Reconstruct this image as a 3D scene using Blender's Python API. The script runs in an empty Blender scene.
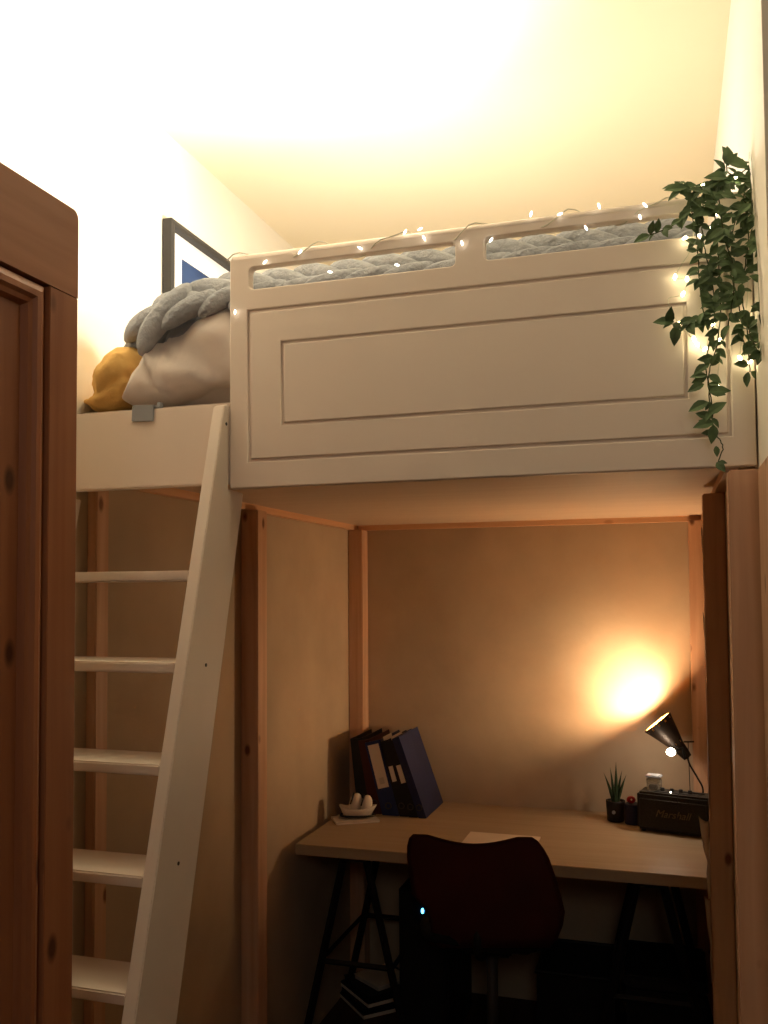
import bpy, bmesh, math, random
from math import sin, cos, pi, radians, atan, tan
from mathutils import Vector, Matrix, noise, Euler
random.seed(7)
SC = bpy.context.scene
COL = SC.collection
XL, XR, YB, CEIL, DECK = -1.287, 0.153, 3.68, 2.88, 1.90
# ---------------------------------------------------------------- camera and survey helper
FPX = 909.0; YAW = radians(17.35); PIT = radians(2.6); ROLL = radians(.4); PPY = 550.1; EYE = 1.62
cam = bpy.data.cameras.new('camera'); camo = bpy.data.objects.new('camera', cam); COL.objects.link(camo)
cam.sensor_fit = 'VERTICAL'; cam.sensor_height = 24; cam.lens = FPX/1024*24; cam.clip_start = 0.02
camo.location = (0, 0, EYE); cam.shift_y = (PPY-512)/1024
camo.rotation_euler = (Matrix.Rotation(YAW, 3, 'Z') @ Matrix.Rotation(radians(90)+PIT, 3, 'X') @ Matrix.Rotation(-ROLL, 3, 'Z')).to_euler()
SC.camera = camo
def at(x, y, Y):            # survey: photo point -> metric point on the plane at depth Y
    f = Vector((-sin(YAW)*cos(PIT), cos(YAW)*cos(PIT), sin(PIT))); r = Vector((cos(YAW), sin(YAW), 0))
    a, b = (x-384)/FPX, -(y-PPY)/FPX
    a, b = a*cos(ROLL)+b*sin(ROLL), -a*sin(ROLL)+b*cos(ROLL)
    d = f + r*a + r.cross(f)*b
    return Vector((0, 0, EYE)) + d*(Y/d.y)
# ---------------------------------------------------------------- materials
def lin(c):
    return tuple(((v/255)/12.92 if v/255 <= .04045 else ((v/255+.055)/1.055)**2.4) for v in c)
def mat(name, rgb, rough=.6, metal=0, var=.08, nscale=6, bump=0, bscale=60, stretch=None, emit=None, estr=0, spec=.3, trans=0):
    m = bpy.data.materials.new(name); m.use_nodes = True
    nt = m.node_tree; b = nt.nodes['Principled BSDF']
    c = lin(rgb)
    b.inputs['Roughness'].default_value = rough; b.inputs['Metallic'].default_value = metal
    b.inputs['Specular IOR Level'].default_value = spec
    tc = nt.nodes.new('ShaderNodeTexCoord'); mp = nt.nodes.new('ShaderNodeMapping')
    if stretch: mp.inputs['Scale'].default_value = stretch
    nt.links.new(tc.outputs['Object'], mp.inputs['Vector'])
    n = nt.nodes.new('ShaderNodeTexNoise'); n.inputs['Scale'].default_value = nscale; n.inputs['Detail'].default_value = 5
    nt.links.new(mp.outputs['Vector'], n.inputs['Vector'])
    r = nt.nodes.new('ShaderNodeValToRGB')
    r.color_ramp.elements[0].position = .3; r.color_ramp.elements[1].position = .7
    r.color_ramp.elements[0].color = (*[max(0, v*(1-var)) for v in c], 1)
    r.color_ramp.elements[1].color = (*[min(1, v*(1+var)) for v in c], 1)
    nt.links.new(n.outputs['Fac'], r.inputs['Fac']); nt.links.new(r.outputs['Color'], b.inputs['Base Color'])
    if bump:
        n2 = nt.nodes.new('ShaderNodeTexNoise'); n2.inputs['Scale'].default_value = bscale; n2.inputs['Detail'].default_value = 4
        nt.links.new(mp.outputs['Vector'], n2.inputs['Vector'])
        bp = nt.nodes.new('ShaderNodeBump'); bp.inputs['Strength'].default_value = bump; bp.inputs['Distance'].default_value = .01
        nt.links.new(n2.outputs['Fac'], bp.inputs['Height']); nt.links.new(bp.outputs['Normal'], b.inputs['Normal'])
    if emit:
        b.inputs['Emission Color'].default_value = (*emit, 1); b.inputs['Emission Strength'].default_value = estr
    if trans: b.inputs['Transmission Weight'].default_value = trans
    return m
def wood(name, light, dark, knot, axis='z', rough=.55, grain=1.0, kn=1.0):
    m = bpy.data.materials.new(name); m.use_nodes = True
    nt = m.node_tree; b = nt.nodes['Principled BSDF']; b.inputs['Roughness'].default_value = rough
    b.inputs['Specular IOR Level'].default_value = .25
    L = nt.links.new
    tc = nt.nodes.new('ShaderNodeTexCoord'); mp = nt.nodes.new('ShaderNodeMapping')
    s = {'z': (14, 14, .8), 'x': (.8, 14, 14), 'y': (14, .8, 14)}[axis]
    mp.inputs['Scale'].default_value = s
    L(tc.outputs['Object'], mp.inputs['Vector'])
    n = nt.nodes.new('ShaderNodeTexNoise'); n.inputs['Scale'].default_value = 2.2*grain; n.inputs['Detail'].default_value = 6
    n.inputs['Distortion'].default_value = .6
    L(mp.outputs['Vector'], n.inputs['Vector'])
    r = nt.nodes.new('ShaderNodeValToRGB'); r.color_ramp.elements[0].position = .32; r.color_ramp.elements[1].position = .68
    r.color_ramp.elements[0].color = (*lin(dark), 1); r.color_ramp.elements[1].color = (*lin(light), 1)
    L(n.outputs['Fac'], r.inputs['Fac'])
    mp2 = nt.nodes.new('ShaderNodeMapping')
    mp2.inputs['Scale'].default_value = {'z': (1.4, 1.4, .75), 'x': (.75, 1.4, 1.4), 'y': (1.4, .75, 1.4)}[axis]
    L(tc.outputs['Object'], mp2.inputs['Vector'])
    v = nt.nodes.new('ShaderNodeTexVoronoi'); v.inputs['Scale'].default_value = 9
    L(mp2.outputs['Vector'], v.inputs['Vector'])
    kr = nt.nodes.new('ShaderNodeValToRGB'); kr.color_ramp.elements[0].position = .07; kr.color_ramp.elements[1].position = .15
    kr.color_ramp.elements[0].color = (kn*.85,)*3+(1,); kr.color_ramp.elements[1].color = (0, 0, 0, 1)
    L(v.outputs['Distance'], kr.inputs['Fac'])
    mx = nt.nodes.new('ShaderNodeMix'); mx.data_type = 'RGBA'
    L(kr.outputs['Color'], mx.inputs[0]); L(r.outputs['Color'], mx.inputs[6]); mx.inputs[7].default_value = (*lin(knot), 1)
    L(mx.outputs[2], b.inputs['Base Color'])
    bp = nt.nodes.new('ShaderNodeBump'); bp.inputs['Strength'].default_value = .12; bp.inputs['Distance'].default_value = .004
    L(n.outputs['Fac'], bp.inputs['Height']); L(bp.outputs['Normal'], b.inputs['Normal'])
    return m
M = dict(
    upper=mat('painted plaster', (236, 230, 216), .9, var=.03, nscale=2.5, bump=.15, bscale=14),
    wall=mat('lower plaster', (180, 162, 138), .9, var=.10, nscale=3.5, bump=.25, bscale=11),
    far=mat('hall plaster', (150, 132, 110), .9, var=.05),
    ceil=mat('ceiling paint', (238, 226, 198), .95, var=.02, nscale=2),
    floor=wood('dark floorboards', (70, 48, 34), (48, 32, 22), (25, 16, 12), 'y'),
    white=mat('white satin paint', (226, 212, 198), .42, var=.03, nscale=3, bump=.04, bscale=25),
    ladder=mat('white ladder paint', (224, 212, 198), .45, var=.05, nscale=5, bump=.06, bscale=30),
    pine=wood('raw pine', (208, 170, 140), (188, 148, 118), (92, 48, 28), 'z'),
    pine_bright=wood('brightened pine', (240, 204, 174), (222, 184, 152), (120, 70, 48), 'z'),  # raw pine lightened in colour so the dim right middle post looks brighter
    pine_y=wood('raw pine batten', (222, 180, 142), (206, 160, 122), (120, 70, 40), 'y', kn=.4),
    pine_x=wood('raw pine back batten', (222, 180, 142), (206, 160, 122), (120, 70, 40), 'x', kn=.4),
    pine_dk=wood('shaded pine', (140, 92, 62), (118, 74, 48), (60, 34, 22), 'z'),
    deck=wood('deck board', (204, 182, 158), (198, 174, 150), (190, 166, 140), 'x', kn=.2),
    ward=wood('waxed pine', (162, 106, 72), (142, 88, 58), (58, 28, 16), 'z', rough=.42),
    ward_y=wood('waxed pine rail', (170, 116, 82), (150, 98, 66), (58, 28, 16), 'y', rough=.42),
    ward_dk=mat('dark wardrobe shadow gap', (52, 26, 16), .7),
    desk=wood('birch laminate', (166, 150, 126), (156, 140, 116), (152, 134, 110), 'x', rough=.5, kn=.1),
    black=mat('black metal', (24, 23, 24), .5, var=.1),
    blackp=mat('black plastic', (20, 19, 20), .55, var=.1),
    cushion=mat('black fabric', (17, 16, 17), .95, var=.2, nscale=40, bump=.3),
    shell=mat('dark red shell', (80, 38, 34), .55, var=.1),
    chrome=mat('brushed steel', (150, 145, 140), .3, .9, var=.03),
    duvet=mat('white cotton', (222, 212, 204), .95, var=.04, nscale=8, bump=.25, bscale=22),
    sheet=mat('mattress ticking', (180, 168, 154), .95, var=.06, nscale=20),
    wool=mat('grey chunky wool', (152, 156, 162), .98, var=.16, nscale=10, bump=.9, bscale=55, stretch=(1, 1, 1)),
    mustard=mat('mustard linen', (222, 180, 108), .95, var=.14, nscale=9, bump=.4, bscale=70),
    frame=mat('dark grey frame', (56, 54, 52), .5, var=.06),
    mount=mat('white picture mount', (236, 234, 228), .8, var=.01),
    leaf=None, vine=mat('vine stem', (58, 66, 36), .8, var=.2),
    wire=mat('clear cable', (205, 200, 180), .4, var=.05),
    led=mat('warm led', (255, 240, 190), .4, emit=(1, .86, .5), estr=24),
    ledw=mat('white led', (255, 250, 235), .4, emit=(1, .93, .78), estr=5),
    blue=mat('blue binder board', (26, 44, 92), .45, var=.12, nscale=30),
    navy=mat('navy folder board', (30, 40, 78), .4, var=.15, nscale=14),
    blackb=mat('black binder board', (22, 22, 27), .5, var=.15, nscale=30),
    red=mat('dark red binder board', (66, 26, 26), .5, var=.1),
    paper=mat('paper', (216, 205, 190), .85, var=.05, nscale=9),
    papern=mat('printed paper', (190, 180, 168), .85, var=.12, nscale=22),
    grey=mat('grey plastic', (146, 150, 156), .5, var=.05),
    bulb=mat('frosted bulb', (255, 245, 225), .4, emit=(1, .87, .66), estr=14),
    blueled=mat('blue led', (40, 150, 255), .4, emit=(.08, .5, 1), estr=10),
    vinyl=mat('black speaker vinyl', (40, 37, 33), .6, var=.12, nscale=60, bump=.3, bscale=150),
    cloth=mat('speaker grille cloth', (50, 46, 39), .8, var=.2, nscale=120, bump=.4, bscale=260),
    brass=mat('brass script', (170, 140, 84), .35, .7, var=.04),
    script=mat('dull gold script', (112, 98, 74), .5, .3, var=.04),
    terr=mat('black pot', (30, 27, 26), .5, var=.1), soil=mat('potting soil', (84, 60, 40), .95, var=.3, nscale=50),
    redc=mat('red ornament', (150, 28, 34), .5, var=.1), navyb=mat('dark blue box', (34, 36, 62), .55, var=.1),
    glass=mat('clear jar', (210, 205, 190), .15, var=.01, trans=.75, spec=.5),
    succ=mat('snake plant leaf', (46, 62, 38), .6, var=.35, nscale=25),
    shade=mat('black lamp shade', (40, 30, 22), .45, .3, var=.05),
)
# artwork: blue night sky to dark hills (a procedural gradient across the print)
art = mat('blue print', (46, 66, 104), .8, var=.35, nscale=5); M['art'] = art
leafm = mat('green leaf', (80, 102, 66), .55, var=.45, nscale=28); M['leaf'] = leafm
# ---------------------------------------------------------------- object helpers
def tag(o, label, cat, group=None):
    o['label'] = label; o['category'] = cat
    if group: o['group'] = group
    return o
def thing(name, label, cat, loc=(0, 0, 0), rot=(0, 0, 0), group=None):
    o = bpy.data.objects.new(name, None); COL.objects.link(o); o.empty_display_size = .05
    o.location = loc; o.rotation_euler = rot
    return tag(o, label, cat, group)
def build(name, bm, m, parent=None, world=False, smooth=False, bevel=0):
    if bevel:
        bmesh.ops.remove_doubles(bm, verts=bm.verts, dist=1e-6)
        es = [e for e in bm.edges if len(e.link_faces) == 2 and e.calc_face_angle(0) > .6]
        bmesh.ops.bevel(bm, geom=es, offset=bevel, segments=2, affect='EDGES', clamp_overlap=True)
    bmesh.ops.recalc_face_normals(bm, faces=bm.faces)
    me = bpy.data.meshes.new(name)
    if world and parent is not None:
        bm.transform(Matrix.LocRotScale(parent.location, parent.rotation_euler, None).inverted())
    bm.to_mesh(me); bm.free()
    if smooth:
        for p in me.polygons: p.use_smooth = True
    me.materials.append(M[m] if isinstance(m, str) else m)
    o = bpy.data.objects.new(name, me); COL.objects.link(o)
    if parent is not None: o.parent = parent
    return o
def struct(name, bm, m, **k):
    o = build(name, bm, m, **k); o['kind'] = 'structure'; return o
def box(bm, x0, x1, y0, y1, z0, z1, mx=None):
    vs = [bm.verts.new((x, y, z)) for x in (x0, x1) for y in (y0, y1) for z in (z0, z1)]
    if mx is not None:
        for v in vs: v.co = mx @ v.co
    for f in ((0, 1, 3, 2), (4, 6, 7, 5), (0, 4, 5, 1), (2, 3, 7, 6), (0, 2, 6, 4), (1, 5, 7, 3)):
        bm.faces.new([vs[i] for i in f])
    return vs
def B(*a, mx=None):
    bm = bmesh.new(); box(bm, *a, mx=mx); return bm
def tube(bm, pts, r, seg=8, caps=True, closed=False):
    pts = [Vector(p) for p in pts]; n = len(pts); rings = []
    rr = r if hasattr(r, '__len__') else [r]*n
    up = None
    for i, p in enumerate(pts):
        if closed: t = pts[(i+1) % n]-pts[i-1]
        else: t = pts[min(i+1, n-1)]-pts[max(i-1, 0)]
        t.normalize()
        if up is None:
            up = Vector((0, 0, 1)) if abs(t.z) < .9 else Vector((1, 0, 0))
        a = t.cross(up); a.normalize(); b = a.cross(t); up = b
        rings.append([bm.verts.new(p+a*(rr[i]*cos(2*pi*k/seg))+b*(rr[i]*sin(2*pi*k/seg))) for k in range(seg)])
    m = n if closed else n-1
    for i in range(m):
        A, C = rings[i], rings[(i+1) % n]
        for k in range(seg): bm.faces.new((A[k], A[(k+1) % seg], C[(k+1) % seg], C[k]))
    if caps and not closed:
        bm.faces.new(rings[0][::-1]); bm.faces.new(rings[-1])
def T(pts, r, seg=8, **k):
    bm = bmesh.new(); tube(bm, pts, r, seg, **k); return bm
def lathe(bm, prof, seg=24, mx=None, cap0=True, cap1=True):
    rings = []
    for (r, z) in prof:
        rings.append([bm.verts.new((r*cos(2*pi*k/seg), r*sin(2*pi*k/seg), z)) for k in range(seg)])
    for i in range(len(prof)-1):
        for k in range(seg): bm.faces.new((rings[i][k], rings[i][(k+1) % seg], rings[i+1][(k+1) % seg], rings[i+1][k]))
    if cap0: bm.faces.new(rings[0][::-1])
    if cap1: bm.faces.new(rings[-1])
    if mx is not None:
        for rg in rings:
            for v in rg: v.co = mx @ v.co
def Lz(prof, seg=24, mx=None, **k):
    bm = bmesh.new(); lathe(bm, prof, seg, mx, **k); return bm
def ball(bm, c, r, u=10, v=6, sc=(1, 1, 1), rot=None):
    mx = Matrix.Translation(c) @ (rot.to_4x4() if rot is not None else Matrix()) @ Matrix.Diagonal((r*sc[0], r*sc[1], r*sc[2], 1))
    bmesh.ops.create_uvsphere(bm, u_segments=u, v_segments=v, radius=1, matrix=mx)
def rrect(x0, x1, z0, z1, r, n=5):
    pts = []
    for cx, cz, a in ((x1-r, z1-r, 0), (x0+r, z1-r, 90), (x0+r, z0+r, 180), (x1-r, z0+r, 270)):
        for i in range(n+1):
            t = radians(a+90*i/n); pts.append((cx+r*cos(t), cz+r*sin(t)))
    return pts
def plate(bm, outer, holes, yf, yb, bevel=0):     # flat board in the XZ plane, front face at yf, with openings
    cu = bpy.data.curves.new('tmp', 'CURVE'); cu.dimensions = '2D'; cu.fill_mode = 'BOTH'
    h = (yb-yf)/2; cu.extrude = max(h-bevel, 0); cu.bevel_depth = bevel; cu.bevel_resolution = 1; cu.offset = -bevel
    for ring in [outer]+holes:
        s = cu.splines.new('POLY'); s.points.add(len(ring)-1); s.use_cyclic_u = True
        for p, q in zip(s.points, ring): p.co = (q[0], q[1], 0, 1)
    o = bpy.data.objects.new('tmp', cu); COL.objects.link(o)
    dg = bpy.context.evaluated_depsgraph_get(); me = bpy.data.meshes.new_from_object(o.evaluated_get(dg))
    me.transform(Matrix.Translation((0, (yf+yb)/2, 0)) @ Matrix.Rotation(pi/2, 4, 'X'))
    bm.from_mesh(me); bpy.data.objects.remove(o); bpy.data.curves.remove(cu); bpy.data.meshes.remove(me)
def letters(text, size, shear=0, depth=.0006):
    cu = bpy.data.curves.new('tmp', 'FONT'); cu.body = text; cu.size = size; cu.extrude = depth; cu.shear = shear
    cu.align_x = 'CENTER'; cu.align_y = 'CENTER'
    o = bpy.data.objects.new('tmp', cu); COL.objects.link(o)
    dg = bpy.context.evaluated_depsgraph_get(); me = bpy.data.meshes.new_from_object(o.evaluated_get(dg))
    me.transform(Matrix.Rotation(pi/2, 4, 'X'))
    bm = bmesh.new(); bm.from_mesh(me); bpy.data.objects.remove(o); bpy.data.curves.remove(cu); bpy.data.meshes.remove(me)
    return bm
# ================================================================= THE ROOM
XO, YF = 1.15, -1.5          # the room widens to the right on the near side of the bed
struct('floor', B(XL-.1, XO+.1, YF-.1, YB+.1, -.05, 0), 'floor')
struct('ceiling', B(XL-.1, XO+.1, YF-.1, YB+.1, CEIL, CEIL+.08), 'ceil')
struct('wall_left', B(XL-.1, XL, YF-.1, YB+.1, 0, CEIL), 'upper')
struct('wall_back', B(XL, XR, YB, YB+.1, 0, CEIL), 'upper')
struct('wall_right', B(XR, XR+.1, 1.46, YB+.1, 0, CEIL), 'upper')
struct('wall_front_right', B(XR+.1, XO, 1.46, 1.56, 0, CEIL), 'upper')
struct('wall_side', B(XO, XO+.1, YF-.1, 1.56, 0, CEIL), 'far')
struct('wall_rear', B(XL, XO, YF-.1, YF, 0, CEIL), 'far')
# the plaster below the deck is coloured darker to dim the space under the bed
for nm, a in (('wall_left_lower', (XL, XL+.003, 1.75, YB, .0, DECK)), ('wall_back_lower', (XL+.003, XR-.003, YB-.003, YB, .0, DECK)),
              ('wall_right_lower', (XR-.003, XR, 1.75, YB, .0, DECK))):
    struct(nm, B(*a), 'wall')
struct('trim_1', B(XR-.006, XR, 1.461, 1.632, 0, 1.82), 'pine')
# ================================================================= LOFT BED
bed = thing('loft_bed', 'white painted loft bed with routed guard panel on raw pine posts', 'bed', (-.6, 2.6, 0))
def bp_(name, bm, m, **k): return build(name, bm, m, bed, world=True, **k)
PF = 1.68
PX0, PX1, PZ0, PZ1 = -.856, .150, 1.833, 2.312
bm = bmesh.new()
outer = [(PX0, PZ0), (PX1, PZ0), (PX1, PZ1), (PX0, PZ1)]
s1 = rrect(-.812, -.378, 2.243, 2.289, .010); s2 = rrect(-.321, .102, 2.247, 2.291, .010)
g1 = (-.815, .111, 1.886, 2.200); g2 = (-.741, .040, 1.957, 2.129); w = .006
def rc(g, d): return [(g[0]+d, g[2]+d), (g[1]-d, g[2]+d), (g[1]-d, g[3]-d), (g[0]+d, g[3]-d)]
plate(bm, outer, [s1, s2, rc(g1, 0)], PF, PF+.022, .0025)
plate(bm, rc(g1, w), [rc(g2, 0)], PF, PF+.022, .002)
plate(bm, rc(g2, w), [], PF, PF+.022, .002)
box(bm, g1[0]-.01, g1[1]+.01, PF+.006, PF+.020, g1[2]-.01, g1[3]+.01)
bp_('guard_panel', bm, 'white')
bp_('guard_rail', T([(PX0+.004, PF+.012, PZ1-.004), (PX1, PF+.012, PZ1-.004)], .0125, 12), 'white', smooth=True)
bp_('side_rail', B(XL+.001, PX0-.0005, PF+.004, PF+.026, 1.843, 2.012), 'white', bevel=.003)
bp_('front_joist', B(PX0, XR-.001, PF+.024, PF+.05, 1.86, 2.0), 'white')
bp_('deck', B(XL+.004, XR-.004, PF+.03, YB-.004, DECK, DECK+.03), 'deck')
bp_('batten', B(XL+.004, XL+.030, 1.74, YB-.004, DECK-.021, DECK), 'pine_y')
bp_('batten', B(XL+.030, XR-.03, YB-.030, YB-.004, DECK-.021, DECK), 'pine_x')
bp_('batten', B(XR-.030, XR-.004, 1.74, YB-.004, DECK-.021, DECK), 'pine_y')
pz = DECK-.021
bp_('post', B(XL+.004, XL+.030, 1.80, 1.85, 0, pz), 'pine', bevel=.003)
bp_('post', B(XL+.004, XL+.062, 2.595, 2.665, 0, pz), 'pine', bevel=.003)
bp_('post', B(XL+.004, XL+.066, 3.60, YB-.004, 0, pz), 'pine', bevel=.003)
bp_('post', B(XR-.053, XR-.001, 1.635, 1.70, 0, PZ0-.012), 'pine', bevel=.003)
bp_('post', B(XR-.060, XR-.004, 2.60, 2.67, 0, pz), 'pine_bright', bevel=.003)
bp_('post', B(XR-.078, XR-.004, 3.60, YB-.004, 0, pz), 'pine', bevel=.003)
bm = bmesh.new()
for (x, z) in ((XL+.03, 0), ): pass
bm.free()
# mattress
tag(build('mattress', B(XL+.012, XR-.012, 1.725, YB-.02, DECK+.031, 2.027), 'sheet', bevel=.02), 'white mattress on the loft bed, peeping out below the white duvet', 'mattress')
# ---------------------------------------------------------------- duvet
def ztop(X):
    if X < -.9:
        t = max(0, min(1, (X+1.125)/.05)); u = max(0, min(1, (X+1.08)/.18))
        return 2.055+.115*(1-(1-t)**2)**.5+.060*u
    return 2.230
def duvet():
    bm = bmesh.new(); NU, prof = 120, 64; rows = []
    for i in range(NU+1):
        X = -1.125+(1.26)*i/NU
        zt = ztop(X); zb = 2.030+(.035*max(0, min(1, (X+1.05)/.12)) if X < -.6 else .035)
        row = []
        for j in range(prof):
            t = j/(prof-1)
            if t < .4:          # front roll
                a = -pi/2+pi*(t/.4)
                y = 1.80-.085*cos(a); z = (zt+zb)/2+(zt-zb)/2*sin(a)
            elif t < .9:
                s = (t-.4)/.5; y = 1.80+s*1.80; z = zt-(zt-2.12)*min(1, s*3.2)*.9
                if X < -.9: z = min(z, zt)
            else:
                s = (t-.9)/.1; y = 3.60-s*1.8*1.0; z = 2.032
            p = Vector((X, y, z))
            if t < .9:
                d = noise.noise(Vector((X*9, y*7, z*11)))*.026+noise.noise(Vector((X*22+z*24, y*9, z*9)))*.008
                fold = abs(sin((X*.9+z*1.1)*17))**4*.009
                rg = .018*math.exp(-((X+1.045+.35*(z-2.05)-1.2*(z-2.12)**2)/.010)**2)+.010*math.exp(-((X+.955+.9*(z-2.08))/.012)**2)
                p += Vector((0, -(d+fold+rg) if t < .4 else 0, d if t >= .3 else d*.3))
            p.z = max(p.z, 2.030)
            row.append(bm.verts.new(p))
        rows.append(row)
    for i in range(NU):
        for j in range(prof):
            k = (j+1) % prof
            bm.faces.new((rows[i][j], rows[i][k], rows[i+1][k], rows[i+1][j]))
    bm.faces.new(rows[0]); bm.faces.new(rows[-1][::-1])
    return bm
tag(build('duvet', duvet(), 'duvet', smooth=True), 'rumpled white duvet lying on the loft bed under the grey blanket', 'duvet')
# ---------------------------------------------------------------- chunky braided blanket
def lobe(bm, c, direction, L, r, nrm, flat=.8):
    d = Vector(direction).normalized(); n = Vector(nrm).normalized(); s = d.cross(n).normalized(); n = s.cross(d)
    N, S = 12, 12; rings = []
    for i in range(N+1):
        t = i/N; u = -cos(pi*t); rad = r*max(.02, (1-abs(u)**2.6))**.5
        bend = n*(.35*r*(1-u*u))
        ctr = Vector(c)+d*(u*L/2)+bend+s*(.18*r*sin(pi*u))
        rings.append([bm.verts.new(ctr+s*(rad*cos(2*pi*k/S))+n*(rad*flat*sin(2*pi*k/S))*(1+.05*sin(5*2*pi*k/S))) for k in range(S)])
    for i in range(N):
        for k in range(S): bm.faces.new((rings[i][k], rings[i][(k+1) % S], rings[i+1][(k+1) % S], rings[i+1][k]))
    bm.faces.new(rings[0][::-1]); bm.faces.new(rings[-1])
def braid(bm, path, width, step, nrm):
    P = [Vector(p) for p in path]; L = [0]
    for a, b in zip(P, P[1:]): L.append(L[-1]+(b-a).length)
    d, k = 0, 0
    while d < L[-1]:
        i = max(j for j in range(len(L)-1) if L[j] <= d)
        q = P[i].lerp(P[i+1], (d-L[i])/(L[i+1]-L[i])); t = (P[i+1]-P[i]).normalized()
        n = Vector(nrm); s = n.cross(t).normalized()
        for sg in (1, -1):
            qq = q+t*(step/2 if sg < 0 else 0)+s*(sg*width*.21)
            jit = 1+random.uniform(-.12, .12)
            lobe(bm, qq, t*1.0+s*(-sg*.42), step*2.15*jit, width*.25*jit, n)
        d += step; k += 1
    return bm
bm = bmesh.new()
# front braid running behind the guard slots, climbing from the left end over the duvet
front = [(-1.078, 1.742, 2.206), (-1.05, 1.74, 2.228), (-1.00, 1.742, 2.240), (-.90, 1.752, 2.262), (-.80, 1.765, 2.268), (-.4, 1.77, 2.272), (.07, 1.77, 2.274)]
braid(bm, [(-1.10, 1.80, 2.19), (-1.0, 1.80, 2.215), (-.85, 1.80, 2.235), (-.6, 1.80, 2.24)], .10, .068, (0, -.5, .8))
braid(bm, front, .110, .080, (0, -.75, .66))
for y, z, x0 in ((1.86, 2.278, -1.06), (1.96, 2.255, -1.05), (2.06, 2.225, -1.05), (2.16, 2.20, -1.04)):
    braid(bm, [(x0, y, z-.05), (x0+.12, y, z-.02), (-.8, y+.01, z-.012), (.10, y+.01, z-.01)], .105, .07, (0, -.1, 1))
lobe(bm, (-1.155, 1.80, 2.185), (1, 0, .3), .07, .016, (0, -.5, .8))
tag(build('knitted_blanket', bm, 'wool', smooth=True), 'grey chunky braided wool blanket piled along the loft bed', 'blanket')
# ---------------------------------------------------------------- mustard pillow
def pillow():
    bm = bmesh.new(); bmesh.ops.create_icosphere(bm, subdivisions=5, radius=1)
    for v in bm.verts:
        c = v.co.copy()
        e = lambda t, k: math.copysign(abs(t)**k, t)
        # cushion folded over: a big hump with a flap lying toward the left
        x, y, z = e(c.x, .8)*.078, e(c.y, .7)*.17, e(c.z, .75)*.072
        if z > 0: x *= 1-.25*(z/.072)
        q = max(0, min(1, (-.008-z)/.03)); x = x*(1+.62*q*q*(3-2*q)) if x < 0 else x
        if x < -.07: z = -.072+(z+.072)*.75
        crease = math.exp(-((z+.024)/.010)**2)
        x *= 1-.16*crease; y *= 1-.06*crease
        z += .012*sin(x*40)
        d = noise.noise(c*2.6)*.010+noise.noise(c*6)*.004
        v.co = Vector((x, y, z))*(1+d*6)
        v.co.z = max(v.co.z, -.075)
    return bm
pl = build('pillow', pillow(), 'mustard', smooth=True); pl.location = (-1.183, 1.888, 2.108); pl.rotation_euler = (0, radians(-6), 0)
tag(pl, 'creased mustard yellow pillow at the left end of the loft bed', 'pillow')
# ---------------------------------------------------------------- ladder
lad = thing('ladder', 'white wooden loft ladder with flat treads leaning on the bed rail', 'ladder', (-1.1, 1.35, 0))
XS = -.858
def fl(z): return 1.343+(z-.905)*(1.661-1.343)/(2.003-.905)   # front edge of the stile at height z
def stile(x0, x1):
    bm = bmesh.new(); yz = [(fl(0), 0), (fl(0)+.165, 0), (fl(1.831)+.138, 1.831), (PF-.002, 1.832), (PF-.002, 1.990), (fl(2.0)+.016, 2.006), (fl(2.0), 2.000)]
    a = [bm.verts.new((x0, y, z)) for y, z in yz]; b = [bm.verts.new((x1, y, z)) for y, z in yz]
    bm.faces.new(a); bm.faces.new(b[::-1]); n = len(yz)
    for i in range(n): bm.faces.new((a[i], b[i], b[(i+1) % n], a[(i+1) % n]))
    return bm
build('stile', stile(XS-.026, XS), 'ladder', lad, world=True, bevel=.002)
build('stile', stile(XL+.002, XL+.026), 'ladder', lad, world=True, bevel=.002)
for z in (.05, .217, .397, .577, .757, .938, 1.117, 1.300, 1.480, 1.654):
    build('tread', B(XL+.0255, XS-.0255, fl(z)+.004, fl(z)+.125, z-.011, z+.009), 'ladder', lad, world=True, bevel=.003)
for (yy, zz) in ((fl(1.96)+.02, 1.965), (fl(1.48)+.075, 1.48), (fl(1.13)+.075, 1.13)):
    build('screw_head', Lz([(.0036, 0), (.0036, .0008), (.002, .0012)], 12, Matrix.Translation((XS, yy, zz)) @ Matrix.Rotation(pi/2, 4, 'Y')), 'frame', lad, world=True)
# ---------------------------------------------------------------- wardrobe
WX, WY1, WH = -.78, 1.070, 2.155
wd = thing('wardrobe', 'waxed pine wardrobe with moulded panel doors in the left foreground', 'wardrobe', (-1.03, .4, 0))
def wb(n, b, m, par=wd, **k): return build(n, b, m, par, world=True, **k)
wb('carcass', B(XL+.004, WX-.024, -.14, WY1-.002, .0, WH-.004), 'ward', bevel=.002)
def rounded_rail():
    bm = bmesh.new(); pts = [(-.15, 2.032), (WY1, 2.032), (WY1, WH-.012)]
    for i in range(1, 6):
        a = radians(90*i/5); pts.append((WY1-.012+.012*cos(a), WH-.012+.012*sin(a)))
    pts.append((-.15, WH))
    A = [bm.verts.new((WX-.024, y, z)) for y, z in pts]; C = [bm.verts.new((WX, y, z)) for y, z in pts]
    bm.faces.new(A); bm.faces.new(C[::-1]); n = len(pts)
    for i in range(n): bm.faces.new((A[i], C[i], C[(i+1) % n], A[(i+1) % n]))
    return bm
wb('top_rail', rounded_rail(), 'ward_y')
wb('frame_stile', B(WX-.024, WX, 1.010, WY1, .10, 2.031), 'ward', bevel=.001)
wb('frame_stile', B(WX-.024, WX, -.14, -.09, .10, 2.031), 'ward', bevel=.001)
wb('plinth', B(WX-.024, WX-.001, -.15, WY1, 0, .099), 'ward_y')
wb('shadow_gap', B(WX-.025, WX-.020, -.089, 1.009, .101, 2.031), 'ward_dk')
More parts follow.
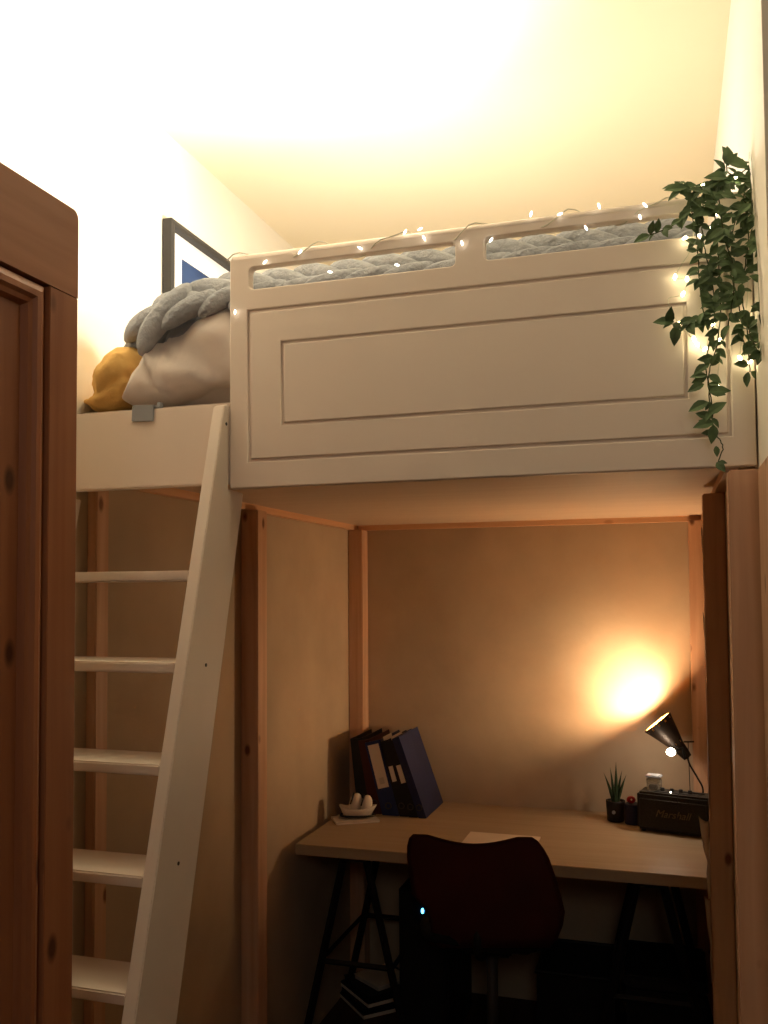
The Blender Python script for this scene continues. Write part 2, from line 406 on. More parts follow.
def ring(bm, y0, y1, z0, z1, steps):   # steps: (inset, x) successive rectangular loops, mitred corners
    loops = []
    for d, x in steps:
        loops.append([bm.verts.new((x, a, b)) for a, b in ((y0+d, z0+d), (y1-d, z0+d), (y1-d, z1-d), (y0+d, z1-d))])
    for A, C in zip(loops, loops[1:]):
        for k in range(4): bm.faces.new((A[k], A[(k+1) % 4], C[(k+1) % 4], C[k]))
    return loops
for y0, y1 in ((.452, 1.003), (-.083, .447)):
    door = thing('tmp', '', '', (WX, y0, 1.0)); bpy.data.objects.remove(door)
    bm = bmesh.new()
    lp = ring(bm, y0, y1, .108, 2.040-.012, [(0, WX-.022), (0, WX-.006), (.002, WX-.003), (.006, WX-.001), (.012, WX+.002), (.020, WX+.002), (.024, WX-.003), (.030, WX-.005), (.034, WX-.014), (.037, WX-.014)])
    bm.faces.new(lp[-1])
    dr = wb('door', bm, 'ward')
    kb = Lz([(.006, 0), (.006, .012), (.016, .02), (.018, .03), (.010, .038)], 16, Matrix.Translation((WX+.002, y0+.018 if y0 > 0 else y1-.018, 1.05)) @ Matrix.Rotation(pi/2, 4, 'Y'))
    ko = build('knob', kb, 'ward_dk', smooth=True); ko.parent = dr; ko.matrix_parent_inverse = Matrix.Translation(-wd.location) @ Matrix.Identity(4)
# ---------------------------------------------------------------- picture
pic = thing('framed_picture', 'dark grey framed picture with white mount and blue print on the left wall', 'picture', (XL+.002, 2.47, 2.36), (0, 0, 0))
def fr():
    bm = bmesh.new(); ring(bm, 2.126, 2.72, 2.12, 2.630, [(0, XL+.003), (0, XL+.030), (.010, XL+.032), (.018, XL+.030), (.020, XL+.020), (.021, XL+.012)])
    return bm
build('frame', fr(), 'frame', pic, world=True)
build('mount', B(XL+.006, XL+.012, 2.14, 2.705, 2.135, 2.617), 'mount', pic, world=True)
build('print', B(XL+.012, XL+.0135, 2.212, 2.62, 2.22, 2.548), 'art', pic, world=True)
# ---------------------------------------------------------------- grey clip over the rail
cl = bmesh.new()
mxc = Matrix.Translation((-1.060, PF+.004, 2.015)) @ Matrix.Rotation(radians(3), 4, 'Y')
box(cl, -.026, .026, -.0060, -.0012, -.030, .0015, mx=mxc); box(cl, -.026, .026, -.0060, .034, .0016, .0052, mx=mxc); box(cl, .018, .026, .020, .034, .005, .016, mx=mxc)
box(cl, -.026, .026, .026, .030, -.03, .002, mx=mxc)
tag(build('rail_clip', cl, 'grey', bevel=.001), 'small grey plastic clip hooked over the white bed rail', 'clip')
# ================================================================= IVY AND FAIRY LIGHTS
def wob(pts, n=10, a=.004):
    P = [Vector(p) for p in pts]; out = []
    for i in range(len(P)-1):
        p0, p1, p2, p3 = P[max(i-1, 0)], P[i], P[i+1], P[min(i+2, len(P)-1)]
        for k in range(n):
            t = k/n
            q = .5*((2*p1)+(-p0+p2)*t+(2*p0-5*p1+4*p2-p3)*t*t+(-p0+3*p1-3*p2+p3)*t**3)
            out.append(q+Vector((random.uniform(-a, a), random.uniform(-a, a), 0))*.3)
    out.append(P[-1]); return out
YI = 1.648
def I(x, y, dy=0): return at(x, y, YI+dy)
stems = [
    [I(738, 183, .04), I(716, 186, .02), I(704, 200, -.01), I(703, 240), I(712, 280), I(714, 320), I(706, 360), I(710, 400, .0), I(714, 430, .01), I(723, 447, .01), I(716, 466, .01)],
    [I(722, 182, .04), I(713, 196, -.01), I(718, 250), I(721, 300), I(718, 340), I(709, 375), I(712, 410), I(715, 437)],
    [I(756, 172, .01), I(744, 188, .0), I(748, 240), I(742, 290), I(747, 330), I(750, 372)],
    [I(760, 165, .02), I(750, 190, .0), I(735, 220), I(731, 270), I(740, 310), I(744, 345)],
    [I(722, 185, .03), I(700, 192, -.01), I(685, 215), I(668, 228), I(646, 236)],
    [I(735, 182, .03), I(694, 195, -.01), I(697, 240), I(700, 285), I(706, 325)],
    [I(706, 315), I(694, 323), I(668, 324)],
    [I(744, 180, .03), I(728, 172, .03), I(728, 156, .03)],
    [I(700, 200), I(686, 190, .01), I(677, 185, .01)],
    [I(735, 178, .03), I(750, 166, .03), I(760, 158, .03)],
    [I(742, 182, .02), I(720, 190), I(724, 235, -.02), I(734, 275, -.02), I(728, 330, -.01)],
    [I(748, 325, -.02), I(754, 345, -.06), I(760, 352, -.085), I(766, 357, -.10)],
    [I(752, 200, -.02), I(760, 250, -.06), I(763, 290, -.08), I(760, 320, -.09)],
    [I(744, 200, -.01), I(757, 230), I(759, 262)],
]
ivy = thing('ivy_garland', 'artificial green ivy garland trailing over the right end of the bed panel', 'ivy', tuple(I(725, 190)))
bs, bl = bmesh.new(), bmesh.new()
def leaf(bm, base, d, L, W, n):
    d = d.normalized(); s = d.cross(n).normalized(); n = s.cross(d).normalized()
    prof = [(0, .08), (.15, .62), (.38, 1), (.62, .86), (.84, .42), (1, 0)]
    mid = []; lft = []; rgt = []
    for t, wv in prof:
        c = base+d*(t*L)-n*(t*t*L*.22)
        mid.append(bm.verts.new(c)); lft.append(bm.verts.new(c+s*(wv*W/2)+n*(wv*W*.14))); rgt.append(bm.verts.new(c-s*(wv*W/2)+n*(wv*W*.14)))
    for i in range(len(prof)-1):
        bm.faces.new((mid[i], mid[i+1], lft[i+1], lft[i])); bm.faces.new((mid[i+1], mid[i], rgt[i], rgt[i+1]))
for si, st in enumerate(stems):
    P = wob(st, 8); tube(bs, P, .0011, 5)
    L = 0; nxt = .006
    for a, b in zip(P, P[1:]):
        L += (b-a).length
        if L > nxt:
            low = b.z < I(0, 400).z
            nxt = L+random.uniform(.006, .0125)*(1.25 if low else 1)
            if si in (0, 1) and I(0, 375).z > b.z > I(0, 392).z: continue
            if si == 0 and b.z < I(0, 432).z:
                if random.random() < .75: continue
            for q in range(random.choice((1, 2, 2))):
                ang = random.uniform(-1, 1)*2.7
                t = (b-a).normalized()
                d = Vector((sin(ang), random.uniform(-.7, .05), -cos(ang)*.8))+t*.35
                nn = Vector((random.uniform(-.9, .9), -1, random.uniform(-.3, 1.0)))
                k = random.uniform(.7, 1.25)*(1.08 if si > 5 else 1)
                leaf(bl, b+Vector((random.uniform(-.003, .003), -.002, 0)), d, .0235*k, .0130*k, nn)
                if b.y > PF-.01 and False: pass
tip = bl
for (x, y, dx, dz, k) in ((728, 166, .0, 1, 1.3), (727, 178, -.9, .2, 1.4), (760, 160, .6, .5, 1.2), (748, 168, -.9, .5, 1.5), (686, 188, -1, .1, 1.35), (650, 235, -1, -.3, 1.1), (674, 322, -1, .15, 1.3), (676, 326, -.1, -1, 1.3), (709, 392, .9, .05, 1.3), (708, 414, .8, .55, 1.3), (708, 402, -.9, -.35, 1.3), (714, 422, -.9, -.15, 1.3), (714, 425, -.15, -1, 1.2), (704, 384, -.8, -.3, 1.1), (716, 446, .1, -1, .7)):
    leaf(bl, I(x, y, -.005), Vector((dx, -.2, dz)), .027*k, .015*k, Vector((.1, -1, .4)))
for v in list(bl.verts)+list(bs.verts):       # nothing sinks into the panel or the wall
    if v.co.z < PZ1+.004 and v.co.y > PF-.004: v.co.y = PF-.004-random.uniform(0, .003)
    if v.co.x > XR-.004: v.co.x = XR-.004
build('stem', bs, 'vine', ivy, world=True, smooth=True)
build('foliage', bl, 'leaf', ivy, world=True, smooth=False)
def lights(name, label, wires, bulbs, m, r, Yd, grp):
    root = thing(name, label, 'fairy lights', tuple(at(*bulbs[0][:2], Yd)), group=None)
    bw = bmesh.new()
    for wv in wires: tube(bw, wob(wv, 10, .003), .0008, 5)
    build('cable', bw, 'wire', root, world=True, smooth=True)
    for b in bulbs:
        c = at(b[0], b[1], Yd+(b[2] if len(b) > 2 else 0))
        bb = bmesh.new(); rot = Euler((random.uniform(-1, 1), random.uniform(-1.2, 1.2), 0)).to_matrix()
        ball(bb, c, r, 8, 6, (1, 1, 1.7), rot)
        build('bulb', bb, m, root, world=True, smooth=True)
    return root
W = lambda *p: [at(x, y, Y) for x, y, Y in p]
YE = PF-.014
lights('fairy_lights', 'warm fairy lights wound through the ivy at the right of the bed', [
    W((758, 186, YE), (735, 195, YE), (702, 185, YE), (700, 215, YE-.01), (696, 218, YE), (690, 250, YE), (675, 277, YE), (687, 279, YE), (683, 294, YE), (668, 300, YE), (679, 324, YE), (694, 339, YE), (705, 349, YE), (713, 324, YE), (720, 340, YE), (717, 387, YE)),
    W((758, 186, YE), (752, 240, YE), (746, 313, YE), (740, 358, YE), (750, 362, YE))],
    [(675, 277), (687, 279), (683, 294), (679, 324), (694, 339), (697, 344), (705, 349), (713, 324), (720, 340), (717, 387), (746, 313), (740, 358), (750, 362), (758, 186, -.01), (702, 186, -.015), (695, 218, -.012), (685, 238), (700, 236, -.01), (716, 214, -.015), (737, 178, -.01), (712, 228, -.015)],
    'led', .0030, YE, 0)
YR = PF-.004
wr = []
for i in range(75):
    t = i/74; X = -.86+t*.92; a = t*2*pi*5.5
    wr.append(Vector((X, PF+.012-.0165*cos(a), PZ1-.004+.0165*sin(a)+.004*sin(a*2.7))))
root = thing('string_lights', 'clear cable string lights coiled round the top guard rail of the bed', 'fairy lights', (-.4, PF, PZ1))
bw = bmesh.new(); tube(bw, wr, .0013, 5); build('cable', bw, 'wire', root, world=True, smooth=True)
for (x, y, dx, dz) in ((235, 312, 0, -1), (397, 265, .8, -.3), (405, 232, .5, .6), (420, 229, .9, .2), (424, 238, -.4, 1), (462, 243, .3, -1), (491, 240, -.6, -.8), (531, 214, .3, 1), (599, 206, -.3, 1), (586, 228, .5, -1), (360, 248, -.8, .5), (300, 252, .7, .5), (265, 262, -.6, -.6), (560, 214, .9, .2), (645, 205, -.6, .6), (640, 217, .2, -1), (330, 272, .8, -.3)):
    c = at(x, y, PF-.008); rot = Vector((dx, -.2, dz)).normalized().to_track_quat('Z', 'Y').to_matrix()
    bb = bmesh.new(); ball(bb, c, .0022, 8, 6, (1, 1, 2.6), rot)
    build('bulb', bb, 'ledw', root, world=True, smooth=True)
# ================================================================= DESK
DZ, DF = .755, 2.93
dk = thing('desk', 'long pale birch desk top on two black trestles under the loft bed', 'desk', (-.56, 3.3, 0))
def db(n, b, m, **k): return build(n, b, m, dk, world=True, **k)
db('desktop', B(-1.243, XR-.006, DF, 3.598, DZ-.036, DZ), 'desk', bevel=.002)
db('desktop_rear', B(XL+.072, XR-.084, 3.597, YB-.006, DZ-.036, DZ), 'desk')
bars = []
for cx in (-1.06, -.075):
    bm = bmesh.new()
    box(bm, cx-.05, cx+.05, DF+.06, YB-.12, DZ-.062, DZ-.037)
    for y in (DF+.10, YB-.18):
        for s in (-1, 1):
            tube(bm, [(cx+s*.04, y, DZ-.06), (cx+s*.20, y, .012)], .014, 4)
        tube(bm, [(cx-.13, y, .33), (cx+.13, y, .33)], .010, 4)
    for s in (-1, 1): tube(bm, [(cx+s*.13, DF+.10, .33), (cx+s*.13, YB-.18, .33)], .010, 4)
    db('trestle', bm, 'black')
# ---------------------------------------------------------------- binders
def binder(label, x, yf, lean, w, h, dpt, cover, yaw=0, lab=None, group='binders leaning at the left end of the desk'):
    r = thing('ring_binder', label, 'binder', (x, yf, DZ+.002+(w*sin(lean) if lean > 0 else 0)*0), (0, -lean, yaw), group)
    t = .0035
    bm = bmesh.new()
    box(bm, -w, 0, 0, t, 0, h); box(bm, -w, -w+t, t, dpt, 0, h); box(bm, -t, 0, t, dpt, 0, h)
    build('cover', bm, cover, r)
    build('pages', B(-w+.006, -.006-w*.25, .02, dpt-.02, .006, h-.022), 'papern', r)
    if lab:
        z0, z1, ww, oo = lab
        lb = build('spine_label', B(-w/2-ww/2+oo, -w/2+ww/2+oo, -.0012, -.0002, z0, z1), 'paper', r)
        if ww > .03:
            bx = bmesh.new()
            box(bx, -w/2-.010+oo, -w/2+.010+oo, -.0022, -.0013, z0+.016, z0+.040)
            g = build('label_mark', bx, 'papern', lb)
    g = bmesh.new(); tube(g, [(-w/2+.011*cos(a), -.0015, .045+.011*sin(a)) for a in [2*pi*k/16 for k in range(16)]], .0022, 6, closed=True)
    if not lab or lab[0] > .08: build('finger_ring', g, 'frame', r)
    else: g.free()
    return r
def lift(r, w, lean): r.location.z += max(0, -0)  # bases sit flat on their lower right corner
BY = 3.395
binder('black ring binder nearest the left wall, first in the desk row', -1.131, BY+.015, radians(6), .050, .290, .262, 'blackb')
binder('dark red ring binder behind the white ornament, second from the left wall', -1.079, BY+.012, radians(10), .048, .290, .262, 'red')
binder('blue ring binder with a long white spine label, leaning left', -1.007, BY, radians(14.5), .066, .298, .262, 'blue', lab=(.115, .285, .045, -.001))
b1 = binder('slim black ring binder with a short label, beside the long-labelled blue binder', -.968, BY, radians(16), .036, .300, .262, 'blackb', lab=(.140, .200, .018, 0))
b2_ = binder('slim black ring binder with a short label, against the big navy folder', -.930, BY-.004, radians(17.5), .036, .305, .262, 'blackb', lab=(.138, .208, .019, .002))
build('loose_page', B(-.020, -.019, .01, .12, .24, .314), 'paper', b1); build('loose_page', B(-.016, -.015, .01, .16, .24, .318), 'paper', b2_)
nv = binder('large plain navy blue folder, the rightmost of the leaning desk binders', -.896, BY-.008, radians(19.5), .030, .322, .27, 'navy')
# loose paper between the binders' tops
# ---------------------------------------------------------------- ornament on papers
PP = Vector((-1.15, 3.29, DZ))
mg = thing('magazine', 'white magazine lying on the left of the desk under the ornament', 'magazine', tuple(PP), (0, 0, radians(32)))
build('pages', B(-.082, .082, -.055, .055, .0005, .007), 'paper', mg, bevel=.001)
build('front_cover', B(-.083, .083, -.056, .056, .0072, .0080), 'papern', mg)
og = thing('ornament', 'small white boat-shaped ornament with dark curved bands on the magazine', 'ornament', (PP.x-.005, PP.y+.01, DZ+.0085), (0, 0, radians(14)))
bm = bmesh.new()
N, S = 24, 20; rings = []
for i, (s, z) in enumerate(((.55, 0), (.72, .008), (.9, .022), (1.0, .036), (.95, .037), (.82, .024), (.5, .014))):
    rings.append([bm.verts.new((.072*s*cos(2*pi*k/N)*(1+.18*cos(2*pi*k/N)), .036*s*sin(2*pi*k/N), z+(.012*abs(cos(2*pi*k/N))**3 if 1 < i < 5 else 0))) for k in range(N)])
for a, b in zip(rings, rings[1:]):
    for k in range(N): bm.faces.new((a[k], a[(k+1) % N], b[(k+1) % N], b[k]))
bm.faces.new(rings[0][::-1]); bm.faces.new(rings[-1])
build('hull', bm, 'paper', og, smooth=True)
bm = bmesh.new(); tube(bm, [(.066*cos(a)*(1+.18*cos(a)), .034*sin(a), .010) for a in [2*pi*k/24 for k in range(24)]], .004, 6, closed=True)
build('hull_band', bm, 'blackb', og, smooth=True)
for k, (cx, rz, rr) in enumerate(((.004, .060, .033), (.044, .054, .032))):
    bm = bmesh.new(); ball(bm, (cx, 0, rz-.006), rr, 16, 10, (.72, .9, 1.15), Euler((0, radians(14), 0)).to_matrix())
    sl = build('sail', bm, 'paper', og, smooth=True)
    bm = bmesh.new()
    tube(bm, [(cx-.017+.020*sin(a)*.5, .028*cos(a), rz-.004+.034*sin(a)) for a in [pi*j/14 for j in range(15)]], .0032, 6)
    build('sail_band', bm, 'blackb', sl, smooth=True)
# sheet of paper behind the chair
nb = thing('notebook', 'pale closed notebook lying on the desk behind the chair back', 'notebook', (-.568, 3.145, DZ), (0, 0, 0))
build('cover', B(-.125, .125, -.085, .085, .0008, .006), 'paper', nb, bevel=.001)
# ---------------------------------------------------------------- plant, cup, box
ptc = Vector((-.206, 3.545, DZ))
pt = thing('potted_snake_plant', 'spiky snake plant in a black pot on the right of the desk', 'plant', tuple(ptc)); pt.scale = (.82, .82, .88)
build('pot', Lz([(.030, 0), (.038, .004), (.042, .08), (.043, .088), (.039, .088), (.038, .075)], 28, cap1=False), 'terr', pt, smooth=True)
build('soil', Lz([(.0385, .074), (.030, .080), (.002, .081)], 20), 'soil', pt, smooth=True)
build('pot_badge', Lz([(.008, 0), (.008, .001)], 16, Matrix.Translation((-.006, -.0412, .045)) @ Matrix.Rotation(pi/2, 4, 'X')), 'grey', pt)
bm = bmesh.new()
for (bx, by, tx, ty, h, wd_) in ((-.010, 0, -.050, 0, .125, .016), (.004, -.005, .006, -.01, .175, .018), (.012, .006, .050, .01, .12, .016), (-.006, .01, -.022, .02, .145, .015), (.008, .012, .030, .02, .135, .014), (0, -.01, -.012, -.03, .09, .014)):
    prev = None
    for k in range(9):
        t = k/8; c = Vector((bx+(tx-bx)*t**1.4, by+(ty-by)*t, .076+h*t)); wv = wd_*.5*(1-t**2.2)*(.75+.5*sin(pi*t))*.8+.0003
        q = [bm.verts.new(c+Vector((-wv, 0, 0))), bm.verts.new(c+Vector((0, .003, 0))), bm.verts.new(c+Vector((wv, 0, 0))), bm.verts.new(c+Vector((0, .0005, 0)))]
        if prev:
            for a in range(4): bm.faces.new((prev[a], prev[(a+1) % 4], q[(a+1) % 4], q[a]))
        prev = q
build('leaves', bm, 'succ', pt, smooth=True)
jb = thing('tin', 'small dark blue tin between the plant pot and the speaker', 'tin', (-.142, 3.525, DZ)); jb.scale = (.82, .82, .95)
build('body', Lz([(.036, 0), (.038, .003), (.038, .074), (.036, .077)], 24), 'navyb', jb, smooth=False)
rn = thing('red_ornament', 'little round red ornament with a white dot on the dark blue tin', 'ornament', (-.148, 3.522, DZ+.0742)); rn.scale = (.8, .8, .8)
bm = bmesh.new(); ball(bm, (0, 0, .017), .018, 16, 10, (1.15, 1, .95)); build('body', bm, 'redc', rn, smooth=True)
bm = bmesh.new(); ball(bm, (.002, -.0175, .021), .0045, 8, 6, (1, .3, 1)); build('dot', bm, 'paper', rn, smooth=True)
# ---------------------------------------------------------------- speaker
SY = 3.395
sp = thing('speaker', 'black vinyl guitar-amp style speaker with script logo at the right desk end', 'speaker', (-.003, SY, DZ), (0, 0, radians(-14)))
sw, sd, sh = .127, .10, .140
build('cabinet', B(-sw, sw, .004, sd, .006, sh), 'vinyl', sp, bevel=.008)
build('grille', B(-sw+.010, sw-.010, -.0005, .006, .018, sh-.022), 'cloth', sp, bevel=.002)
bm = bmesh.new()
ring_pts = [(-sw+.012, -.0015, .020), (sw-.012, -.0015, .020), (sw-.012, -.0015, sh-.024), (-sw+.012, -.0015, sh-.024)]
for a, b in zip(ring_pts, ring_pts[1:]+ring_pts[:1]): tube(bm, [a, b], .0011, 5)
build('piping', bm, 'frame', sp)
lg = letters('Marshall', .036, .35); lg.transform(Matrix.Translation((0, -.0022, sh*.50))); build('logo', lg, 'script', sp)
for k in (-1, 1):
    for j in (.015, sd-.015): build('foot', Lz([(.009, 0), (.009, .008)], 12, Matrix.Translation((k*(sw-.02), j, 0))), 'blackp', sp)
build('control_plate', B(-.07, .085, .025, .072, sh, sh+.002), 'black', sp)
for k in range(4): build('control_knob', Lz([(.008, 0), (.007, .010), (.005, .011)], 14, Matrix.Translation((-.045+k*.032, .048, sh+.002))), 'blackp', sp, smooth=False)
bm = bmesh.new(); ball(bm, (-.010, .022, sh+.0045), .0032, 10, 6); build('power_light', bm, 'ledw', sp, smooth=True)
bm = bmesh.new(); tube(bm, wob([(.015, -.002, .055), (.02, -.008, .10), (.022, -.004, sh+.003), (.04, .02, sh+.010), (.10, .05, sh+.004)], 8, .001), .0016, 6); build('strap', bm, 'blackp', sp, smooth=True)
jr = thing('glass_jar', 'small square clear jar with a pale lid standing on the speaker', 'jar', (-.064, SY+.065, DZ+sh+.001), (0, 0, radians(-14)))
build('glass', B(-.024, .024, -.020, .020, .0, .046), 'glass', jr, bevel=.005)
build('lid', B(-.026, .026, -.022, .022, .0462, .056), 'grey', jr, bevel=.003)
build('contents', B(-.016, .016, -.012, .012, .003, .022), 'terr', jr, bevel=.003)
# ---------------------------------------------------------------- desk lamp
lp = thing('desk_lamp', 'black perforated cone desk lamp glowing on a thin bent stem beside the speaker', 'lamp', (.100, 3.56, DZ))
neck = at(684, 753, 3.492); mouth = at(657, 721.5, 3.496)
ax = (mouth-neck); Ls = ax.length; q = ax.to_track_quat('Z', 'Y'); mxs = Matrix.Translation(neck) @ q.to_matrix().to_4x4()
RM = .059
def cone():
    bm = bmesh.new(); seg = 48; prof = [(.016, -.02), (.020, 0), (.024, .03)]+[(.024+(RM-.024)*t/14, .03+(Ls-.03)*t/14) for t in range(1, 15)]
    rings = [[bm.verts.new((r*cos(2*pi*k/seg), r*sin(2*pi*k/seg), z)) for k in range(seg)] for r, z in prof]
    for i in range(len(prof)-1):
        for k in range(seg):
            hole = (i in (14,) and k % 4 == 0) or (i in (3,) and k % 6 == 0)
            if hole: continue
            bm.faces.new((rings[i][k], rings[i][(k+1) % seg], rings[i+1][(k+1) % seg], rings[i+1][k]))
    bm.faces.new(rings[0][::-1])
    bmesh.ops.solidify(bm, geom=bm.faces[:], thickness=-.0012)
    bm.transform(mxs); return bm
shd = build('shade', cone(), 'shade', lp, world=True)
bm = bmesh.new(); ball(bm, mxs @ Vector((0, 0, .075)), .019, 16, 10); bulb = build('bulb', bm, mat('lamp bulb glow', (255, 230, 170), .5, emit=(1, .70, .30), estr=22), lp, world=True, smooth=True)
rimm = mat('lit gold lining', (235, 160, 60), .5, emit=(1, .52, .10), estr=1.1)
def lining():
    bm = bmesh.new(); seg = 48; prof = [(.0215+(RM-.0245)*t*(RM-.024)/(RM-.024)*.93, .033+(Ls-.0355)*t) for t in (0, .25, .5, .75, 1)]
    lathe(bm, prof, seg, mxs, cap0=False, cap1=False); return bm
# (the shade inside is gold: a thin lining)
build('gold_lining', lining(), mat('gold lining', (230, 170, 80), .4, .2), lp, world=True, smooth=True)
arm = [mxs @ Vector((0, 0, -.018)), at(690, 765, 3.52), at(697, 777, 3.535), at(703, 789, 3.55), Vector((.099, 3.555, .84)), Vector((.100, 3.56, DZ+.012))]
build('arm', T(wob(arm, 10, 0), .0034, 8), 'black', lp, world=True, smooth=True)
build('base', Lz([(.030, 0), (.030, .008), (.008, .014), (.006, .02)], 24, Matrix.Translation((.100, 3.560, DZ+.001))), 'black', lp, world=True, smooth=False)
bpos = at(671, 752, 3.44)
fb = thing('clip_light', 'small bare round bulb shining white just below the desk lamp shade', 'bulb', tuple(bpos))
bm = bmesh.new(); ball(bm, bpos, .0145, 16, 12, (1.1, 1, 1)); build('glass', bm, 'bulb', fb, world=True, smooth=True)
build('holder', T([bpos+Vector((.017, .002, .004)), bpos+Vector((.04, .03, .012)), neck+Vector((.002, -.022, -.012))], .0045, 8), 'blackp', fb, world=True, smooth=True)
an = bmesh.new(); a0 = at(688, 742, 3.60); tube(an, [a0, Vector((a0.x+.006, 3.602, DZ+.002))], .0016, 6); tube(an, [a0+Vector((-.016, 0, 0)), a0+Vector((.022, 0, .002))], .003, 6)
tag(build('aerial', an, 'black'), 'thin upright black aerial with a short crossbar behind the speaker', 'aerial')
# ---------------------------------------------------------------- curling papers on the right post
def sheet(label, pts, z0, z1, m, grp=None):
    bm = bmesh.new(); cols = []
    n = len(pts)
    for k in range(17):
        t = k/16; z = z0+(z1-z0)*t; wt = .30+.70*t**1.4-.45*math.exp(-((t-.45)/.10)**2)*.5
        row = []
        for i, (x, y) in enumerate(pts):
            curl = (i/(n-1))**2
            row.append(bm.verts.new((px+(x-px)*wt, y, z+curl*.022*t)))
        cols.append(row)
    for a, b in zip(cols, cols[1:]):
        for i in range(n-1): bm.faces.new((a[i], a[i+1], b[i+1], b[i]))
    bmesh.ops.solidify(bm, geom=bm.faces[:], thickness=.0006)
    return tag(build('paper_sheet', bm, m, smooth=True), label, 'paper', grp)
px = XR-.061
sheet('brown paper scrap curling highest on the right middle post', [(px, 2.64), (px-.001, 2.62), (px-.003, 2.60), (px-.006, 2.594)], 1.63, 1.775, 'papern')
sheet('pale paper scrap curling off the right middle post above lamp height', [(px, 2.64), (px-.001, 2.62), (px-.003, 2.60), (px-.006, 2.594)], 1.42, 1.54, 'paper')
sheet('narrow pale paper strip on the right middle post level with the lamp', [(px, 2.64), (px-.001, 2.62), (px-.002, 2.60), (px-.003, 2.594)], 1.03, 1.37, 'papern')
sheet('white torn paper curling outward beside the right end of the desk', [(px, 2.66), (px-.003, 2.62), (px-.010, 2.598), (px-.020, 2.590), (px-.028, 2.588)], .80, .995, 'paper')
sheet('white torn paper hanging below desk height on the right middle post', [(px, 2.66), (px-.003, 2.62), (px-.008, 2.598), (px-.018, 2.590)], .58, .785, 'paper')
# ================================================================= CHAIR
ch = thing('desk_chair', 'dark red shell office chair with black seat pushed up to the desk', 'chair', (-.54, 2.70, 0))
def ca(x, y, Y=2.68): return at(x, y, Y)
def backrest():
    bm = bmesh.new()
    # rows from top to bottom: left and right photo columns of the shell
    rows = [(834, 413, 532), (838, 409, 538), (846, 407, 544), (858, 407, 549), (875, 409, 555), (895, 412, 561), (912, 427, 565), (925, 430, 563), (938, 432, 558), (948, 438, 550)]
    N = 24; G = []
    for ri, (y, xl, xr) in enumerate(rows):
        row = []
        for k in range(N+1):
            t = k/N; x = xl+(xr-xl)*t
            yy = y+(8*sin(pi*min(1, max(0, (t-.12)/.76)))*(1 if ri < 3 else .3) if ri < 5 else 0)+(3*t if ri < 3 else 0)
            s = 2*t-1
            p = ca(x, yy, 2.66+.035*(1-s*s)*-1+.03+(.035*(ri/9)))
            row.append(bm.verts.new(p))
        G.append(row)
    for a, b in zip(G, G[1:]):
        for k in range(N): bm.faces.new((a[k], a[k+1], b[k+1], b[k]))
    bmesh.ops.solidify(bm, geom=bm.faces[:], thickness=.014)
    return bm
o = build('backrest', backrest(), 'shell', ch, world=True, smooth=True)
def seat():
    bm = bmesh.new(); bmesh.ops.create_icosphere(bm, subdivisions=4, radius=1)
    for v in bm.verts:
        e = lambda t, k: math.copysign(abs(t)**k, t)
        v.co = Vector((-.555+e(v.co.x, .55)*.215, 2.90+e(v.co.y, .55)*.20, .575+e(v.co.z, .6)*.035+.012*noise.noise(v.co*3)))
    return bm
build('seat', seat(), 'cushion', ch, world=True, smooth=True)
bm = bmesh.new()
tube(bm, wob([(-.56, 2.715, .66), (-.56, 2.70, .58), (-.56, 2.74, .525), (-.555, 2.88, .515)], 6, 0), .016, 8)
build('back_bracket', bm, 'black', ch, world=True, smooth=True)
build('seat_mechanism', B(-.63, -.48, 2.80, 2.98, .50, .535), 'black', ch, world=True, bevel=.008)
build('gas_column', T([(-.555, 2.89, .50), (-.555, 2.89, .10)], .018, 16), 'frame', ch, world=True, smooth=True)
bm = bmesh.new()
for k in range(5):
    a = 2*pi*k/5+.3; tube(bm, [(-.555, 2.89, .11), (-.555+.26*cos(a), 2.89+.26*sin(a), .07)], [.022, .014], 8)
    ball(bm, (-.555+.26*cos(a), 2.89+.26*sin(a), .028), .027, 12, 8, (.8, .8, 1))
build('star_base', bm, 'black', ch, world=True, smooth=True)
# ---------------------------------------------------------------- under the desk
pc = thing('computer_tower', 'black computer tower under the desk with a small blue light', 'computer', (-.85, 3.36, 0))
build('case', B(-.945, -.765, 3.17, 3.56, .0, .56), 'blackp', pc, world=True, bevel=.006)
build('front_bezel', B(-.935, -.775, 3.160, 3.171, .02, .55), 'black', pc, world=True, bevel=.003)
c = at(422.5, 911, 3.158); bm = bmesh.new(); ball(bm, c, .0065, 10, 8, (.8, .4, 1.5)); build('power_light', bm, 'blueled', pc, world=True, smooth=True)
cc = Vector((-1.13, 3.50, 0))
for k, (lbl, m, s, rz) in enumerate((('pale-edged book at the bottom of the floor stack by the left trestle', 'paper', .125, 44), ('dark-covered book second up in the floor stack by the left trestle', 'blackb', .12, 41),
        ('pale-edged book third up in the floor stack by the left trestle', 'paper', .12, 47), ('dark book fourth up in the floor stack by the left trestle', 'blackb', .112, 43),
        ('small pale booklet on top of the floor stack by the left trestle', 'papern', .08, 55))):
    bk = thing('book', lbl, 'book', (cc.x+.004*k, cc.y, .001+k*.0205), (0, 0, radians(rz)), 'books stacked on the floor under the desk')
    build('pages', B(-s+.003, s-.003, -s+.003, s-.003, .002, .017), m if m != 'blackb' else 'blackb', bk)
    build('cover', B(-s, s, -s, s, .0175, .0200), 'blackb' if k < 4 else 'paper', bk)
bx = thing('storage_box', 'black lidded storage box on the floor at the right under the desk', 'box', (-.02, 3.2, 0))
build('body', B(-.155, .085, 3.04, 3.32, 0, .36), 'cushion', bx, world=True, bevel=.01)
build('lid', B(-.162, .092, 3.032, 3.328, .3605, .40), 'blackp', bx, world=True, bevel=.008)
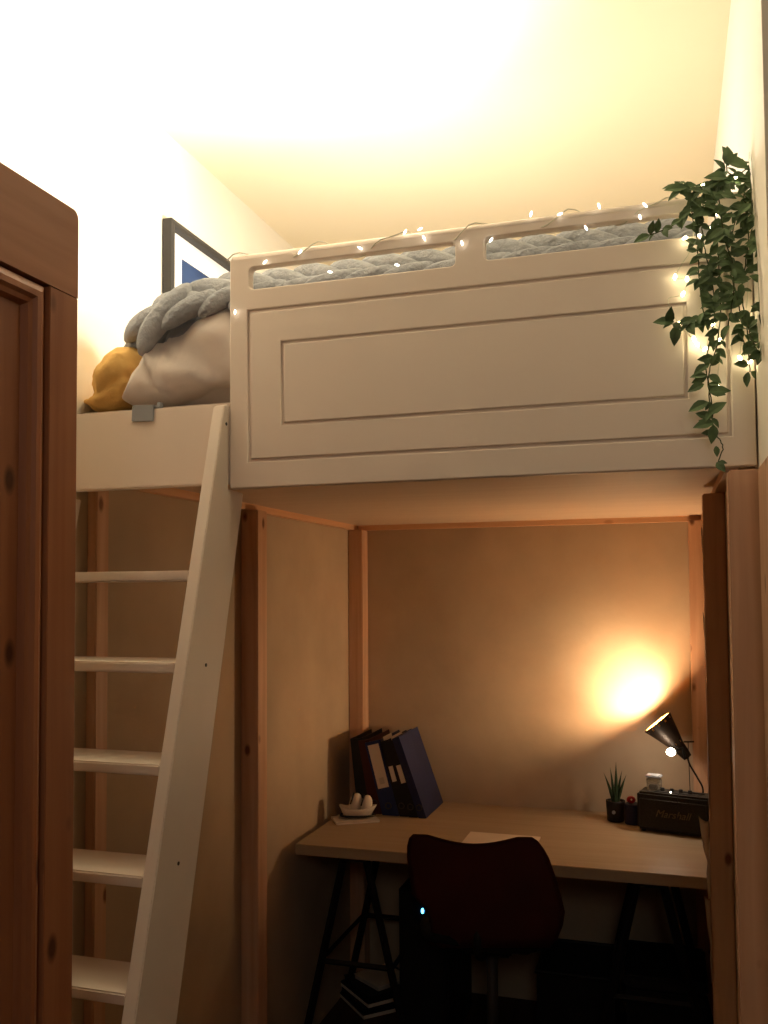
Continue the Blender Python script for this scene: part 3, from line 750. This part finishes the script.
b2 = thing('crate', 'dark plastic crate on the floor between the chair and the black box', 'crate', (-.33, 3.35, 0))
bm = bmesh.new(); x0, x1, y0, y1, h = -.46, -.20, 3.2, 3.5, .31
box(bm, x0, x1, y0, y1, 0, .01); box(bm, x0, x0+.008, y0, y1, .01, h); box(bm, x1-.008, x1, y0, y1, .01, h); box(bm, x0+.008, x1-.008, y0, y0+.008, .01, h); box(bm, x0+.008, x1-.008, y1-.008, y1, .01, h)
build('body', bm, 'blackp', b2, world=True)
build('rim', T([(x0, y0, h), (x1, y0, h), (x1, y1, h), (x0, y1, h)], .008, 8, closed=True), 'blackp', b2, world=True)
# ================================================================= LIGHT
def lamp(name, kind, loc, power, col, **k):
    l = bpy.data.lights.new(name, kind); l.energy = power; l.color = col
    for a, b in k.items(): setattr(l, a, b)
    o = bpy.data.objects.new(name, l); COL.objects.link(o); o.location = loc; return o
lamp('bed_reading_light', 'POINT', (-.66, 2.10, 2.35), 19, (1, .92, .80), shadow_soft_size=.05)
up = lamp('bed_uplighter', 'SPOT', (-.70, 1.98, 2.33), 75, (1, .92, .80), shadow_soft_size=.04, spot_size=radians(150), spot_blend=1.0)
up.rotation_euler = (Vector((-.88, 1.50, 2.88))-up.location).to_track_quat('-Z', 'Y').to_euler()
lamp('desk_lamp_light', 'POINT', mxs @ Vector((0, 0, .116)), 18, (1, .66, .36), shadow_soft_size=.016)
sp2 = lamp('desk_lamp_beam', 'SPOT', mxs @ Vector((0, 0, .118)), 17, (1, .74, .44), shadow_soft_size=.016, spot_size=radians(78), spot_blend=1.0)
sp2.rotation_euler = (at(634, 689, 3.677)-sp2.location).to_track_quat('-Z', 'Y').to_euler()
lamp('clip_bulb_light', 'POINT', bpos+Vector((-.02, -.022, .0)), 1.2, (1, .78, .58), shadow_soft_size=.012)
a = lamp('rear_fill', 'AREA', (.35, -1.2, 2.4), 5, (1, .88, .76), shape='DISK', size=.5)  # added fill from behind the camera, stands for no known lamp
a.rotation_euler = (Vector((-.5, 1.7, 1.9))-a.location).to_track_quat('-Z', 'Y').to_euler()
w = bpy.data.worlds.new('world'); SC.world = w; w.use_nodes = True
w.node_tree.nodes['Background'].inputs[0].default_value = (.02, .016, .012, 1)
SC.view_settings.view_transform = 'Standard'; SC.view_settings.look = 'None'; SC.view_settings.exposure = 0
SC.cycles.max_bounces = 10; SC.cycles.diffuse_bounces = 6
